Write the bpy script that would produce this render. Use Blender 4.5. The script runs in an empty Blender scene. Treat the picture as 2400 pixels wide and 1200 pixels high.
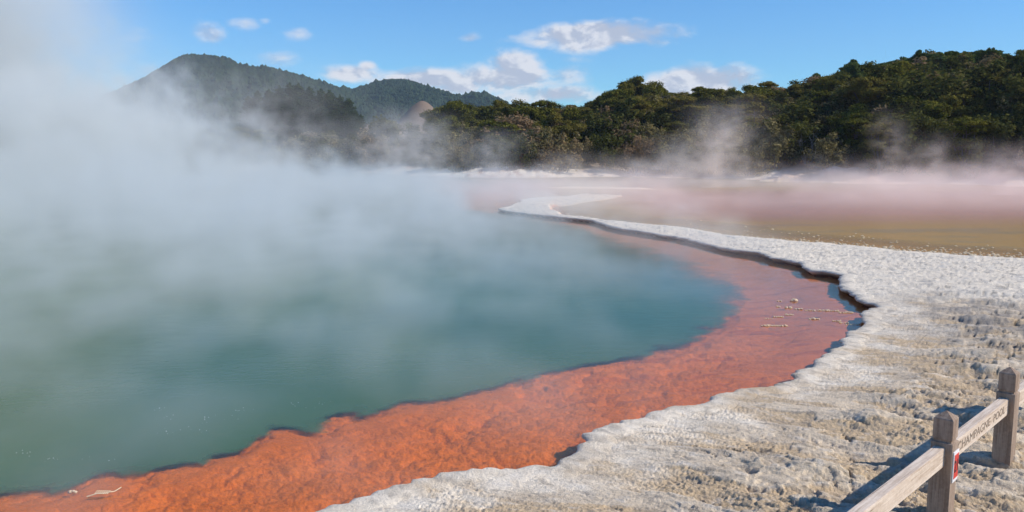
import bpy, math, random
import numpy as np
from mathutils import Vector, Matrix

random.seed(7); np.random.seed(7)
C = bpy.context.scene
COL = C.collection
R = math.radians

# ---------------------------------------------------------------- camera
CAM_Z, PITCH, FPX = 2.97, R(7.235), 1930.0
cd = bpy.data.cameras.new('camera'); cam = bpy.data.objects.new('camera', cd); COL.objects.link(cam)
cd.sensor_width = 36; cd.lens = 36 * FPX / 2400; cd.clip_start = .1; cd.clip_end = 20000
cam.location = (0, 0, CAM_Z); cam.rotation_euler = (math.pi / 2 - PITCH, 0, 0)
C.camera = cam

# ---------------------------------------------------------------- sun and sky
SUN_EL, SUN_AZ = R(38), math.atan2(1.27, -0.23)          # azimuth clockwise from +Y
sd_ = bpy.data.lights.new('sun', 'SUN'); sun = bpy.data.objects.new('sun', sd_); COL.objects.link(sun)
sd_.energy = 5.0; sd_.angle = R(.5); sd_.color = (1, .94, .85)
sdir = Vector((math.sin(SUN_AZ) * math.cos(SUN_EL), math.cos(SUN_AZ) * math.cos(SUN_EL), math.sin(SUN_EL)))
sun.rotation_euler = sdir.to_track_quat('Z', 'Y').to_euler()

W = bpy.data.worlds.new('World'); C.world = W; W.use_nodes = True
C.view_settings.view_transform = 'Standard'; C.view_settings.look = 'None'; C.view_settings.exposure = 0.05
C.cycles.volume_bounces = 3; C.cycles.max_bounces = 8; C.cycles.transparent_max_bounces = 16
C.cycles.diffuse_bounces = 3; C.cycles.glossy_bounces = 2; C.cycles.volume_step_rate = 1.6
C.cycles.volume_max_steps = 400; C.cycles.use_denoising = True

# node expression helper: sockets with operators
class E:
    tree = None
    def __init__(s, v): s.v = v
    @staticmethod
    def m(op, *a, clamp=False):
        t = E.tree; n = t.nodes.new('ShaderNodeMath'); n.operation = op; n.use_clamp = clamp
        for i, x in enumerate(a):
            x = x.v if isinstance(x, E) else x
            if isinstance(x, (int, float)): n.inputs[i].default_value = x
            else: t.links.new(x, n.inputs[i])
        return E(n.outputs[0])
    def __add__(s, o): return E.m('ADD', s, o)
    __radd__ = __add__
    def __sub__(s, o): return E.m('SUBTRACT', s, o)
    def __rsub__(s, o): return E.m('SUBTRACT', o, s)
    def __mul__(s, o): return E.m('MULTIPLY', s, o)
    __rmul__ = __mul__
    def __truediv__(s, o): return E.m('DIVIDE', s, o)
def mx(a, b): return E.m('MAXIMUM', a, b)
def mn(a, b): return E.m('MINIMUM', a, b)
def sat(a): return E.m('ADD', a, 0.0, clamp=True)
def step(a, lo, hi, o0=0., o1=1.):
    n = E.tree.nodes.new('ShaderNodeMapRange'); n.interpolation_type = 'SMOOTHSTEP'
    E.tree.links.new(a.v, n.inputs[0])
    for i, x in enumerate((lo, hi, o0, o1)):
        if isinstance(x, E): E.tree.links.new(x.v, n.inputs[i + 1])
        else: n.inputs[i + 1].default_value = x
    return E(n.outputs[0])
def gauss(x, c, w): d = (x - c) / w; return E.m('EXPONENT', d * d * -1.0)
def noise(vec, scale, detail=3, rough=.5, dist=0., lac=2.):
    n = E.tree.nodes.new('ShaderNodeTexNoise')
    if vec is not None: E.tree.links.new(vec, n.inputs['Vector'])
    n.inputs['Scale'].default_value = scale; n.inputs['Detail'].default_value = detail
    n.inputs['Roughness'].default_value = rough; n.inputs['Distortion'].default_value = dist
    return n.outputs[0]
def comb(x, y, z):
    n = E.tree.nodes.new('ShaderNodeCombineXYZ')
    for i, a in enumerate((x, y, z)):
        if isinstance(a, E): E.tree.links.new(a.v, n.inputs[i])
        else: n.inputs[i].default_value = a
    return n.outputs[0]
def sep(v):
    n = E.tree.nodes.new('ShaderNodeSeparateXYZ'); E.tree.links.new(v, n.inputs[0])
    return [E(o) for o in n.outputs]

def pix_dir(px, py):
    """direction seen at a pixel of the 2400x1200 photograph"""
    x, y = (px - 1200) / FPX, -(py - 600) / FPX
    c, s = math.cos(PITCH), math.sin(PITCH)
    return np.array([x, c + y * s, -s + y * c])
def ground(px, py, z=0.):
    d = pix_dir(px, py); t = (z - CAM_Z) / d[2]
    return np.array([d[0] * t, d[1] * t])
def elev_z(px, py, dist):
    """height of the sight line through a pixel at a distance"""
    d = pix_dir(px, py); return CAM_Z + d[2] / math.hypot(d[0], d[1]) * dist
def azim(px, py=355): d = pix_dir(px, py); return math.atan2(d[0], d[1])

def world():
    t = W.node_tree; t.nodes.clear(); E.tree = t
    sky = t.nodes.new('ShaderNodeTexSky'); sky.sky_type = 'NISHITA'; sky.sun_disc = False
    sky.sun_elevation = SUN_EL; sky.sun_rotation = SUN_AZ; sky.altitude = 300
    sky.air_density = 1.0; sky.dust_density = 0.0; sky.ozone_density = 1.0
    tc = t.nodes.new('ShaderNodeTexCoord'); g = tc.outputs['Generated']
    X, Y, Z = sep(g)
    az = E.m('ARCTAN2', X, Y) * 57.2958
    el = E.m('ARCSINE', Z) * 57.2958
    # clouds: puffs of cumulus at their bearings and heights in the sky
    Ps = comb(az * .1, el * .17, 0.)
    n1 = E(noise(Ps, 3.0, 8, .56, .25)); n2 = E(noise(Ps, 1.3, 5, .5, .3))
    # the same field a little towards the sun: denser there means shade on this side
    Ps2 = comb(az * .1 + .035, el * .17 + .055, 0.)
    n1s = E(noise(Ps2, 3.0, 5, .56, .25)); n2s = E(noise(Ps2, 1.3, 5, .5, .3))
    spec = [(1400, 86, 120, 24, 1.35), (1340, 78, 45, 18, .9), (1440, 80, 60, 22, .9), (1270, 98, 40, 14, .8), (1510, 98, 60, 14, .8),
            (1210, 150, 55, 26, .95), (1190, 185, 110, 30, .95), (1290, 178, 90, 22, .6),
            (990, 185, 110, 20, 1.0), (1080, 205, 70, 20, .85), (820, 172, 60, 18, .95), (860, 156, 22, 12, .8), (1280, 225, 120, 22, .8),
            (1640, 195, 90, 30, 1.3), (1580, 205, 80, 24, 1.0), (1700, 190, 60, 20, .9),
            (490, 82, 32, 20, .58), (575, 56, 34, 13, .52), (622, 50, 16, 10, .45), (697, 76, 34, 14, .5), (305, 82, 56, 22, .42),
            (1096, 88, 28, 12, .42), (1490, 52, 22, 12, .42), (640, 140, 60, 16, .36), (1330, 140, 60, 12, .3),
            (3400, 60, 200, 40, .8)]
    tot = None; low = None
    for (px, py, wx, wy, a) in spec:
        d = pix_dir(px, py); A = math.degrees(math.atan2(d[0], d[1])); El = math.degrees(math.atan2(d[2], math.hypot(d[0], d[1])))
        g_ = gauss(az, A, wx * .040) * gauss(el, El, wy * .040) * a
        tot = g_ if tot is None else mx(tot, g_)
    dens = step(tot * (1 + (n1 - .5) * 1.6) + (n1 - .5) * .7 + (n2 - .5) * .5, .24, .80)
    shade = step((n1s - n1) * 1.4 + (n2s - n2) * 1.6 + (tot - .8) * .12, -.10, .12)
    mixc = t.nodes.new('ShaderNodeMix'); mixc.data_type = 'RGBA'
    t.links.new(shade.v, mixc.inputs[0]); mixc.inputs[6].default_value = (9.3, 9.0, 8.9, 1); mixc.inputs[7].default_value = (5.4, 5.6, 6.4, 1)
    hs = t.nodes.new('ShaderNodeHueSaturation'); hs.inputs['Saturation'].default_value = 1.25
    t.links.new(sky.outputs[0], hs.inputs['Color'])
    mix = t.nodes.new('ShaderNodeMix'); mix.data_type = 'RGBA'
    t.links.new((dens * .93).v, mix.inputs[0]); tn = t.nodes.new('ShaderNodeMix'); tn.data_type = 'RGBA'; tn.blend_type = 'MULTIPLY'; tn.inputs[0].default_value = 1; tn.inputs[7].default_value = (.60, 1.12, 1.54, 1); t.links.new(hs.outputs[0], tn.inputs[6]); t.links.new(tn.outputs[2], mix.inputs[6]); t.links.new(mixc.outputs[2], mix.inputs[7])
    bg = t.nodes.new('ShaderNodeBackground'); bg.inputs[1].default_value = SKY
    t.links.new(mix.outputs[2], bg.inputs[0])
    o = t.nodes.new('ShaderNodeOutputWorld'); t.links.new(bg.outputs[0], o.inputs[0])
SKY = .098
world()

# ---------------------------------------------------------------- helpers
def tag(o, label=None, cat=None, group=None, kind=None):
    for k, v in (('label', label), ('category', cat), ('group', group), ('kind', kind)):
        if v: o[k] = v
    return o
def empty(name, loc=(0, 0, 0), rz=0.):
    o = bpy.data.objects.new(name, None); o.location = loc; o.rotation_euler = (0, 0, rz); o.empty_display_size = .2
    COL.objects.link(o); return o
def np_mesh(name, V, F, smooth=False, mats=(), fmat=None):
    """V (n,3), F (m,k) with one k, or a list of such arrays"""
    me = bpy.data.meshes.new(name); V = np.asarray(V, dtype=np.float32)
    Fs = F if isinstance(F, list) else [F]
    me.vertices.add(len(V)); me.vertices.foreach_set('co', V.ravel())
    li = np.concatenate([f.ravel() for f in Fs]).astype(np.int32)
    ln = np.concatenate([np.full(len(f), f.shape[1]) for f in Fs]).astype(np.int32)
    ls = np.concatenate([[0], np.cumsum(ln)[:-1]]).astype(np.int32)
    me.loops.add(len(li)); me.loops.foreach_set('vertex_index', li)
    me.polygons.add(len(ln)); me.polygons.foreach_set('loop_start', ls); me.polygons.foreach_set('loop_total', ln)
    for m in mats: me.materials.append(m)
    if fmat is not None: me.polygons.foreach_set('material_index', fmat.astype(np.int32))
    me.polygons.foreach_set('use_smooth', np.full(len(ln), smooth))
    me.update(calc_edges=True); return me
def add(name, me, parent=None, loc=None):
    o = bpy.data.objects.new(name, me); COL.objects.link(o)
    if parent: o.parent = parent
    if loc is not None: o.location = loc
    return o
def fattr(me, name, a):
    at = me.attributes.new(name, 'FLOAT', 'POINT'); at.data.foreach_set('value', np.asarray(a, dtype=np.float32))
def cattr(me, name, a):
    at = me.attributes.new(name, 'FLOAT_COLOR', 'POINT')
    a4 = np.ones((len(a), 4), np.float32); a4[:, :3] = a; at.data.foreach_set('color', a4.ravel())

# lattice noise in numpy
def _h(ix, iy, s):
    n = (ix.astype(np.int64) * 374761393 + iy.astype(np.int64) * 668265263 + s * 1274126177) & 0xffffffff
    n = ((n ^ (n >> 13)) * 1274126177) & 0xffffffff
    return ((n ^ (n >> 16)) & 0xffffff) / float(0x1000000)
_rng = np.random.RandomState(5); _ang = _rng.rand(65536) * 6.2831853
_GX = (np.cos(_ang) * 1.5).astype(np.float32); _GY = (np.sin(_ang) * 1.5).astype(np.float32)
def vnoise(x, y, s=0):
    x = np.asarray(x, dtype=np.float64) + s * 37.73; y = np.asarray(y, dtype=np.float64) + s * 11.19
    x, y = np.broadcast_arrays(x, y)
    fx, fy = np.floor(x), np.floor(y); ix, iy = fx.astype(np.int32), fy.astype(np.int32)
    fx, fy = (x - fx).astype(np.float32), (y - fy).astype(np.float32)
    a0 = ((ix & 255) << 8); a1 = (((ix + 1) & 255) << 8); b0 = iy & 255; b1 = (iy + 1) & 255
    def gr(k, dx, dy): return _GX[k] * dx + _GY[k] * dy
    u = fx * fx * fx * (fx * (fx * 6 - 15) + 10); v = fy * fy * fy * (fy * (fy * 6 - 15) + 10)
    n0 = gr(a0 | b0, fx, fy); n0 = n0 + (gr(a1 | b0, fx - 1, fy) - n0) * u
    n1 = gr(a0 | b1, fx, fy - 1); n1 = n1 + (gr(a1 | b1, fx - 1, fy - 1) - n1) * u
    return n0 + (n1 - n0) * v
def fbm(x, y, s=0, o=4, g=.5, l=2.03):
    r, a, t = 0, 1., 0.
    for i in range(o):
        r = r + a * vnoise(x, y, s + i * 17); t += a; a *= g; x = x * l + 3.1; y = y * l + 7.7
    return r / t
def worley(x, y, s=0):
    ix, iy = np.floor(x), np.floor(y); f1 = np.full(x.shape, 9.); f2 = f1.copy()
    for i in (-1, 0, 1):
        for j in (-1, 0, 1):
            px = ix + i + .15 + .7 * _h(ix + i, iy + j, s); py = iy + j + .15 + .7 * _h(ix + i, iy + j, s + 91)
            d = np.hypot(px - x, py - y); m = d < f1
            f2 = np.where(m, f1, np.minimum(f2, d)); f1 = np.where(m, d, f1)
    return f1, f2
def sst(a, lo, hi): t = np.clip((a - lo) / (hi - lo), 0, 1); return t * t * (3 - 2 * t)

KD = []
def edge_sd(px, py, coarse):
    if not KD:
        from mathutils import kdtree
        Q = np.vstack([Lp, Ll]); N = []
        for P in (Lp, Ll):
            T = np.gradient(P, axis=0)
            if P is Ll: T = -T
            for a in (0, 1): T[2:-2, a] = np.convolve(T[:, a], np.ones(5) / 5, 'valid')
            T /= np.linalg.norm(T, axis=1)[:, None] + 1e-9; N.append(np.stack([T[:, 1], -T[:, 0]], 1))
        N[1] = -N[1]
        kd = kdtree.KDTree(len(Q))
        for i, q in enumerate(Q): kd.insert((q[0], q[1], 0), i)
        kd.balance(); KD.extend([kd, Q, np.vstack(N)])
    kd, Q, N = KD
    idx = np.array([kd.find((a, b, 0))[1] for a, b in zip(px.tolist(), py.tolist())], dtype=np.int64)
    dx = px - Q[idx, 0]; dy = py - Q[idx, 1]; s_ = dx * N[idx, 0] + dy * N[idx, 1]
    d = np.hypot(dx, dy); d = np.where(d < .25, np.abs(s_) * .7 + d * .3, d)
    return np.where(s_ >= 0, d, -d)

def poly_sd(px, py, P):
    """signed distance to closed polygon P (n,2), positive inside"""
    best = np.full(px.shape, 1e18); ins = np.zeros(px.shape, bool)
    n = len(P)
    for i in range(n):
        ax, ay = P[i]; bx, by = P[(i + 1) % n]; ex, ey = bx - ax, by - ay
        L = ex * ex + ey * ey + 1e-12
        t = np.clip(((px - ax) * ex + (py - ay) * ey) / L, 0, 1)
        dx = px - ax - t * ex; dy = py - ay - t * ey
        best = np.minimum(best, dx * dx + dy * dy)
        if ay != by:
            c = ((ay > py) != (by > py)) & (px < (bx - ax) * (py - ay) / (by - ay) + ax)
            ins ^= c
    d = np.sqrt(best); return np.where(ins, d, -d)

# ---------------------------------------------------------------- outlines on the ground
POOL_EDGE = [(760, 1200), (850, 1160), (950, 1135), (1030, 1112), (1140, 1098), (1210, 1098), (1290, 1096), (1320, 1088), (1345, 1068), (1375, 1035), (1400, 1018),
    (1435, 1000), (1500, 975), (1560, 963), (1620, 955), (1665, 942), (1690, 927), (1760, 915), (1830, 900), (1870, 882), (1885, 865), (1920, 845),
    (1950, 827), (1980, 810), (1976, 802), (1996, 785), (2008, 770), (2030, 760), (2017, 748), (2026, 738), (2046, 728), (2060, 717), (2048, 711), (2020, 703),
    (2004, 690), (1988, 680), (1972, 668), (1966, 656), (1976, 648), (1962, 642), (1940, 638), (1900, 633), (1886, 626), (1892, 619), (1860, 612),
    (1802, 604), (1797, 596), (1740, 588), (1680, 578), (1640, 566), (1580, 553), (1520, 545), (1450, 535), (1420, 526), (1388, 516), (1350, 512), (1300, 507),
    (1240, 500), (1190, 494), (1165, 489), (1198, 483), (1210, 477), (1225, 472), (1215, 468), (1262, 463), (1330, 459), (1350, 455)]
LAKE_EDGE = [(1440, 460), (1420, 466), (1360, 473), (1330, 479), (1300, 484), (1298, 492), (1318, 500), (1325, 508), (1392, 514), (1440, 520), (1500, 524), (1600, 534), (1640, 542), (1700, 552),
    (1800, 561), (1900, 569), (2000, 577), (2100, 588), (2200, 596), (2300, 602), (2400, 608), (2600, 622)]
ZT = .12
pe = [ground(x, y, ZT) for x, y in POOL_EDGE]; le = [ground(x, y, .02) for x, y in LAKE_EDGE]
near_l = [(-2.7, 5.4), (-4.2, 3.5), (-4.8, 0.)]
pool_line = np.array([near_l[2], near_l[1], near_l[0]] + pe)
def densify(P, sp, amp, seed):
    out = []
    for i in range(len(P) - 1):
        a, b = P[i], P[i + 1]; n = max(1, int(np.hypot(*(b - a)) / sp(a)))
        for k in range(n): out.append(a + (b - a) * k / n)
    out.append(P[-1]); Q = np.array(out)
    # soften corners then add a ragged fringe
    for _ in range(2): Q[1:-1] = Q[1:-1] * .5 + (Q[:-2] + Q[2:]) * .25
    T = np.gradient(Q, axis=0); T /= np.linalg.norm(T, axis=1)[:, None] + 1e-9
    N = np.stack([T[:, 1], -T[:, 0]], 1)
    f = fbm(Q[:, 0] * 1.6, Q[:, 1] * 1.6, seed, 5, .62) * amp
    f2 = np.abs(vnoise(Q[:, 0] * 3.1, Q[:, 1] * 3.1, seed + 5)) * amp * .8
    return Q + N * (f - f2 + .2 * amp)[:, None]
Lp = densify(pool_line, lambda a: .045 if np.hypot(*a) < 14 else .09 if np.hypot(*a) < 28 else .3, .17, 3)
Ll = densify(np.array(le), lambda a: .35, .35, 11)
TERR = np.vstack([Lp, Ll, [(45, 12), (60, 0), (60, -40), (-5, -40)]])
SHELF_EDGE = [(-300, 1230), (-60, 1185), (0, 1165), (60, 1150), (100, 1160), (130, 1170), (170, 1150), (230, 1125), (290, 1132), (350, 1112), (400, 1105), (470, 1095), (500, 1078), (560, 1068), (600, 1050), (640, 1022),
    (690, 1015), (740, 1022), (780, 1000), (800, 990), (840, 985), (870, 987), (920, 973), (1000, 953), (1060, 935), (1110, 926), (1170, 914), (1230, 903), (1290, 885), (1350, 868),
    (1420, 858), (1500, 845), (1560, 836), (1600, 820), (1650, 798), (1690, 772), (1700, 750), (1738, 725), (1752, 700), (1742, 672), (1700, 648), (1640, 622), (1580, 602), (1520, 582),
    (1450, 562), (1400, 546), (1340, 530), (1250, 512), (1150, 500), (1080, 490), (1080, 462), (1200, 452), (1330, 450)]
se = np.array([ground(x, y, -.08) for x, y in SHELF_EDGE])
SHELF = np.vstack([se, [ground(1500, 470), (60, 40), (60, -40), (-9, -40), (-9, 3)]])
FAR = [(300, 392), (700, 402), (1000, 410), (1050, 413), (1200, 416), (1300, 417), (1420, 415), (1560, 416), (1700, 419), (1810, 423), (2000, 430), (2200, 431), (2400, 437), (2700, 445)]
fs = np.array([ground(x, y, 0) for x, y in FAR])
FARP = np.vstack([[(-400, 90), (-120, 130)], fs, [(75, 40), (90, -60), (4000, -60), (4000, 9000), (-4000, 9000), (-4000, 90)]])
STRIP = np.array([ground(x, y, .03) for x, y in [(1275, 439), (1340, 437.6), (1420, 438), (1500, 440.5), (1560, 442.5), (1500, 443), (1400, 441.2), (1320, 440.4)]])
MOUND_C = (0, 0)

# skyline of the vegetated bank: bearing -> height of tree tops as pixel rows
def interp_px(px, tab): xs, ys = zip(*tab); return np.interp(px, xs, ys)
def px_of(x, y): return 1200 + FPX * x / (np.maximum(y, 1e-3) * math.cos(PITCH) + CAM_Z * math.sin(PITCH)) 
RISE = [(-800, 4), (300, 3.5), (800, 2.2), (1000, 3.4), (1250, 4.6), (1450, 6.6), (1700, 7.2), (1950, 8.4), (2100, 10.), (2400, 12), (3000, 13)]

def heights(x, y, fine=True):
    """ground height, colour, water depth helpers on arrays"""
    r = np.hypot(x, y)
    sdt = np.full(x.shape, -50.)
    m = (r < 75)
    coarse = np.vstack([pool_line, le, [(45, 12), (60, 0), (60, -40), (-5, -40)]])
    sdt[m] = poly_sd(x[m], y[m], coarse)
    m2 = m & (np.abs(sdt) < .9) & (r < 70); sdt[m2] = edge_sd(x[m2], y[m2], sdt[m2])
    sds = np.full(x.shape, -50.); sds[m] = poly_sd(x[m], y[m], SHELF)
    sds = sds + fbm(x * .9, y * .9, 21, 4, .6) * np.where(r < 14, .30, .7) + (np.abs(vnoise(x * 1.7, y * 1.7, 23)) - .3) * .24 * sst(r, 18, 12)
    sdf = poly_sd(x, y, FARP) + fbm(x * .12, y * .12, 31, 4) * 4
    sdl = np.full(x.shape, -50.); sdl[m] = poly_sd(x[m], y[m], np.vstack([Ll[::4], [(45, 12), (60, 0), (60, -40), (-5, -40)]])) if m.any() else 0
    # which side of the terrace: lake side when right of the line along it
    mid = np.vstack([pe[::-1][:12][::-1], ]) if False else None
    # --- terrace top
    cs, sn = math.cos(-.5), math.sin(-.5)
    u, v = x * cs + y * sn, -x * sn + y * cs
    big = fbm(x * .35, y * .35, 41, 3) * .05
    med = fbm(u * 1.1, v * 2.6, 43, 4, .5)
    w = worley(u * 1.3 + med, v * 3.0 + med, 47)
    fr = (fbm(u * .55, v * 1.5, 45, 5, .48) + 1) * 11; fl = np.floor(fr); fr = fr - fl
    plate = (fl + sst(fr, .80, 1.)) / 11
    grit = fbm(u * 8, v * 19, 51, 4, .65)
    grit2 = fbm(x * 30, y * 30, 53, 2, .6)
    rid = 1 - np.abs(fbm(u * 1.7, v * 4.2, 55, 4, .55)) * 3.2
    pm = sst(fbm(u * .75, v * 1.9, 68, 5, .5), -.03, .005); pm2 = sst(fbm(u * 1.3, v * 3.0, 69, 4, .5), .12, .145)
    pit = worley(u * 1.6 + fbm(x, y, 57) * .9, v * 3.4 + fbm(x * 5, y * 5, 58, 3) * .35, 59)[0]
    inland = sst(sdt, .25, 2.2)
    pitm = sst(.22 - pit, 0, .06) * sst(fbm(x * .5, y * .5, 61, 3), -.1, .25) * inland
    zt = ZT + big * inland + .10 * inland * sst(y, 26, 8) + plate * .22 * inland - .22 * inland
    rough_ = sst(fbm(x * .8, y * .8, 66, 4, .6), -.18, .30)
    zt = zt + med * (.012 + .030 * inland) + grit * (.004 + .008 * inland * pm) + grit2 * (.005 + .013 * pm * (.4 + .6 * rough_)) - (.026 * pm + .022 * pm2) * inland - pitm * .05 - .05 * inland * sst(.022 - np.abs(fbm(u * .9, v * 2.4, 107, 4, .55)), 0, .014) * sst(fbm(x * .7, y * .7, 62, 3), -.05, .2)
    zt += np.clip(rid, 0, 1) ** 4 * .012 * inland + .035 - .015 * (1 - inland)
    # rim: rippled lip
    rim = sst(sdt, .9, .0) * sst(sdt, -.3, 0)
    zt += rim * (.022 * fbm(u * 2.2, v * 6, 63, 4) - .01)
    far_flat = sst(r, 14, 24)
    zt = zt * (1 - far_flat) + far_flat * (.13 + grit * .028 * sst(r, 40, 20) + grit * .01 + fbm(x * 2.5, y * 2.5, 65, 4, .6) * .035 + big)
    # --- pool bed with the orange shelf
    lump = 0; 
    wa = fbm(x * 1.2, y * 1.2, 71, 3) * .7
    for sc, am, s in ((1.2, .11, 73), (2.9, .06, 75), (7.5, .028, 77), (17., .012, 79)):
        f1, f2 = worley(u * sc * .75 + wa, v * sc * 1.1 + wa, s); lump = lump + (np.sqrt(np.clip(1 - f1 * f1 * 1.4, 0, 1))) * am
    nearf = sst(r, 17, 10)
    rimlump = sst(sds, .0, .25) * sst(sds, 1.1, .3)
    zshelf = -.205 + .040 * sst(sds, -1.0, -.2) * sst(sds, 1.0, .2) * nearf + (lump * .72 - .02) * (.16 + .84 * nearf) + .045 * rimlump * nearf + (grit * .016 + fbm(x * 2.4, y * 4.5, 80, 5, .68) * .06) * (.25 + .75 * nearf)
    slope = .2
    zshelf = zshelf * (1 - .62 * sst(sdt, -1.6, -.3) * sst(r, 8, 13))
    zb = zshelf + np.minimum(sds + .05, 0) * slope
    zb = np.maximum(zb, -2.2); zb = -.02 - np.log1p(np.exp((-.02 - zb) * 70)) / 70
    # --- lake bed
    lake = sst(sdl_side(x, y), -.3, .3)
    zl = -.02 - np.clip(-sdt, 0, 40) * .03 - .25 * sst(-sdt, 1, 12) + grit * .015
    bed = zb * (1 - lake) + zl * lake
    # --- join terrace and beds
    k_pool = sst(sdt, .10, .22)
    k_lake = sst(sdt, -.9, 1.1)
    kk = k_pool * (1 - lake) + k_lake * lake
    z = bed * (1 - kk) + zt * kk
    # thin white strip out in the lake
    sx = np.full(x.shape, -9.); mm = (r > 50) & (r < 80) & (x > -5) & (x < 25); sx[mm] = poly_sd(x[mm], y[mm], STRIP)
    sx = sx + fbm(x * .8, y * .8, 81, 3) * .5
    z = np.where(sx > -.5, np.maximum(z, -.05 + .13 * sst(sx, -.4, .5)), z)
    # --- far bank
    px = px_of(x, y); rise = np.interp(px, [a for a, b in RISE], [b for a, b in RISE])
    up = np.clip(sdf, 0, None)
    zf = .05 + .8 * sst(up, 0, 5) + rise * sst(up, 2, 34) + fbm(x * .09, y * .09, 83, 4) * np.minimum(up * .06, 1.3) + fbm(x * .9, y * .9, 85, 4) * np.minimum(up * .05, .16)
    # beyond 170 m: sink a little, then open ground rising to the hills
    zf = zf - rise * .5 * sst(r, 175, 260) + 10 * sst(r, 330, 700) * 1.2
    kf = sst(sdf, -1.2, .6)
    z = z * (1 - kf) + zf * kf
    # scoured knolls at the waterline
    for (kx, ky, rad, h) in KNOLLS:
        d = np.hypot((x - kx) / rad, (y - ky) / (rad * .7)); z = np.maximum(z, -.5 + (h + .5) * sst(1.9 - d + fbm(x * .35, y * .35, 87, 4) * .6, 0, 1.9) + fbm(x * 1.3, y * 2.2, 88, 4) * .22 * (d < 1.6))
    # pale clay mound and flats beyond the bush
    mx_, my_ = MOUND
    d = np.hypot(x - mx_, (y - my_) * .8); z = np.maximum(z, 31.5 - d * 1.3 - 3.2 * np.exp(-(d / 5.) ** 2) + fbm(x * .05, y * .05, 89, 3) * 2.5)
    d2 = np.hypot((x - mx_ + 19) / 20, (y - my_ + 10) / 30); z = np.maximum(z, (19 + fbm(x * .05, y * .05, 90, 3) * 2) * sst(1.4 - d2, 0, 1) - 4)
    return dict(z=z, sdt=sdt, sds=sds, sdf=sdf, sx=sx, lake=lake, r=r, inland=inland, lump=lump, med=med, grit=grit, pitm=pitm, u=u, v=v, kk=kk, kf=kf, plate=fr, pm=pm, pm2=pm2)
def sdl_side(x, y):
    return poly_sd(x, y, LAKEREG)
cl = [ground(*p) for p in [(1390, 515), (1322, 503), (1310, 488), (1300, 478), (1330, 462), (1290, 452), (1260, 440), (1180, 425), (1060, 414)]]
midt = [np.array((46., 5.)), np.array((22., 12.)), ground(2400, 650, .1), ground(2200, 625, .1), ground(1950, 605, .1), ground(1700, 566, .1), ground(1550, 539, .1), ground(1450, 525, .1)]
LAKEREG = np.vstack([midt, cl, [(-8, 140), (400, 140), (400, 5)]])
MOUND = (azim(988) and math.sin(azim(988)) * 400, math.cos(azim(988)) * 400)
def kn(px, py, rad, h, back=0):
    g = ground(px, py); a = math.atan2(g[0], g[1]); d = np.hypot(*g) + back; return (math.sin(a) * d, math.cos(a) * d, rad, h)
KNOLLS = [kn(1215, 416, 6, .9, 4), kn(1160, 416, 6, .5, 3), kn(1080, 413, 7, .4, 4), kn(1960, 428, 3.4, 1.5, 3), kn(1900, 426, 4.5, .7, 2), kn(2060, 430, 4.5, .8, 3), kn(1640, 417, 6, .6, 3)]

# polar grid: dense where the photograph looks, coarser elsewhere
def grid(nr_scale=1., na_scale=1., rmax=9000, amax=math.pi):
    a_in = np.linspace(-R(37), R(37), int(1150 * na_scale))
    a_out = np.concatenate([np.linspace(-amax, -R(37), 90)[:-1], a_in, np.linspace(R(37), amax, 90)[1:]])
    rr = [.4]
    while rr[-1] < rmax:
        r = rr[-1]
        d = .25 if r < 3.5 else min(r * r / (2.8 * 823) * .62, 1.2) if r < 190 else r * .02
        if r > 80: d = max(d, .8)
        rr.append(r + max(d, .011) / nr_scale)
    return a_out, np.array(rr)

def mat(name):
    m = bpy.data.materials.new(name); m.use_nodes = True; m.node_tree.nodes.clear(); E.tree = m.node_tree
    return m, m.node_tree
def out(t, surf=None, vol=None, disp=None):
    o = t.nodes.new('ShaderNodeOutputMaterial')
    if surf: t.links.new(surf, o.inputs[0])
    if vol: t.links.new(vol, o.inputs[1])
def nd(t, ty, **k):
    n = t.nodes.new(ty)
    for a, b in k.items():
        a = a.replace('_', ' ')
        s = n.inputs[a]
        if isinstance(b, (int, float, tuple)): s.default_value = b
        else: t.links.new(b.v if isinstance(b, E) else b, s)
    return n
def mixrgb(t, fac, a, b, mode='MIX'):
    n = t.nodes.new('ShaderNodeMix'); n.data_type = 'RGBA'; n.blend_type = mode
    for i, x in ((0, fac), (6, a), (7, b)):
        x = x.v if isinstance(x, E) else x
        if isinstance(x, (int, float, tuple)): n.inputs[i].default_value = x
        else: t.links.new(x, n.inputs[i])
    return n.outputs[2]
def attr(t, name, col=False):
    n = t.nodes.new('ShaderNodeAttribute'); n.attribute_name = name; return n.outputs['Color'] if col else E(n.outputs['Fac'])
def bump(t, h, strength, dist):
    n = t.nodes.new('ShaderNodeBump'); n.inputs['Strength'].default_value = strength; n.inputs['Distance'].default_value = dist
    t.links.new(h.v if isinstance(h, E) else h, n.inputs['Height']); return n.outputs[0]

def ground_mat():
    m, t = mat('ground')
    g = t.nodes.new('ShaderNodeNewGeometry').outputs['Position']
    c = attr(t, 'col', True); X, Y, Z = sep(g)
    n4 = E(noise(g, 120, 3, .65))
    n1 = E(noise(g, 38, 4, .65)); n2 = E(noise(g, 9, 5, .6)); n3 = E(noise(g, 1.7, 4, .6))
    f = 1 + (n4 - .5) * .5 + (n1 - .5) * .75 + (n2 - .5) * .55 + (n3 - .5) * .35
    c2 = mixrgb(t, 1., c, comb(f, f, f), 'MULTIPLY')
    b = bump(t, n1 * .9 + n2 * .3 + n4 * .45, 1., .018)
    p = nd(t, 'ShaderNodeBsdfPrincipled', Base_Color=c2, Roughness=.92, Normal=b); p.inputs['Specular IOR Level'].default_value = .15
    out(t, p.outputs[0]); return m
M_GROUND = ground_mat()

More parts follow.
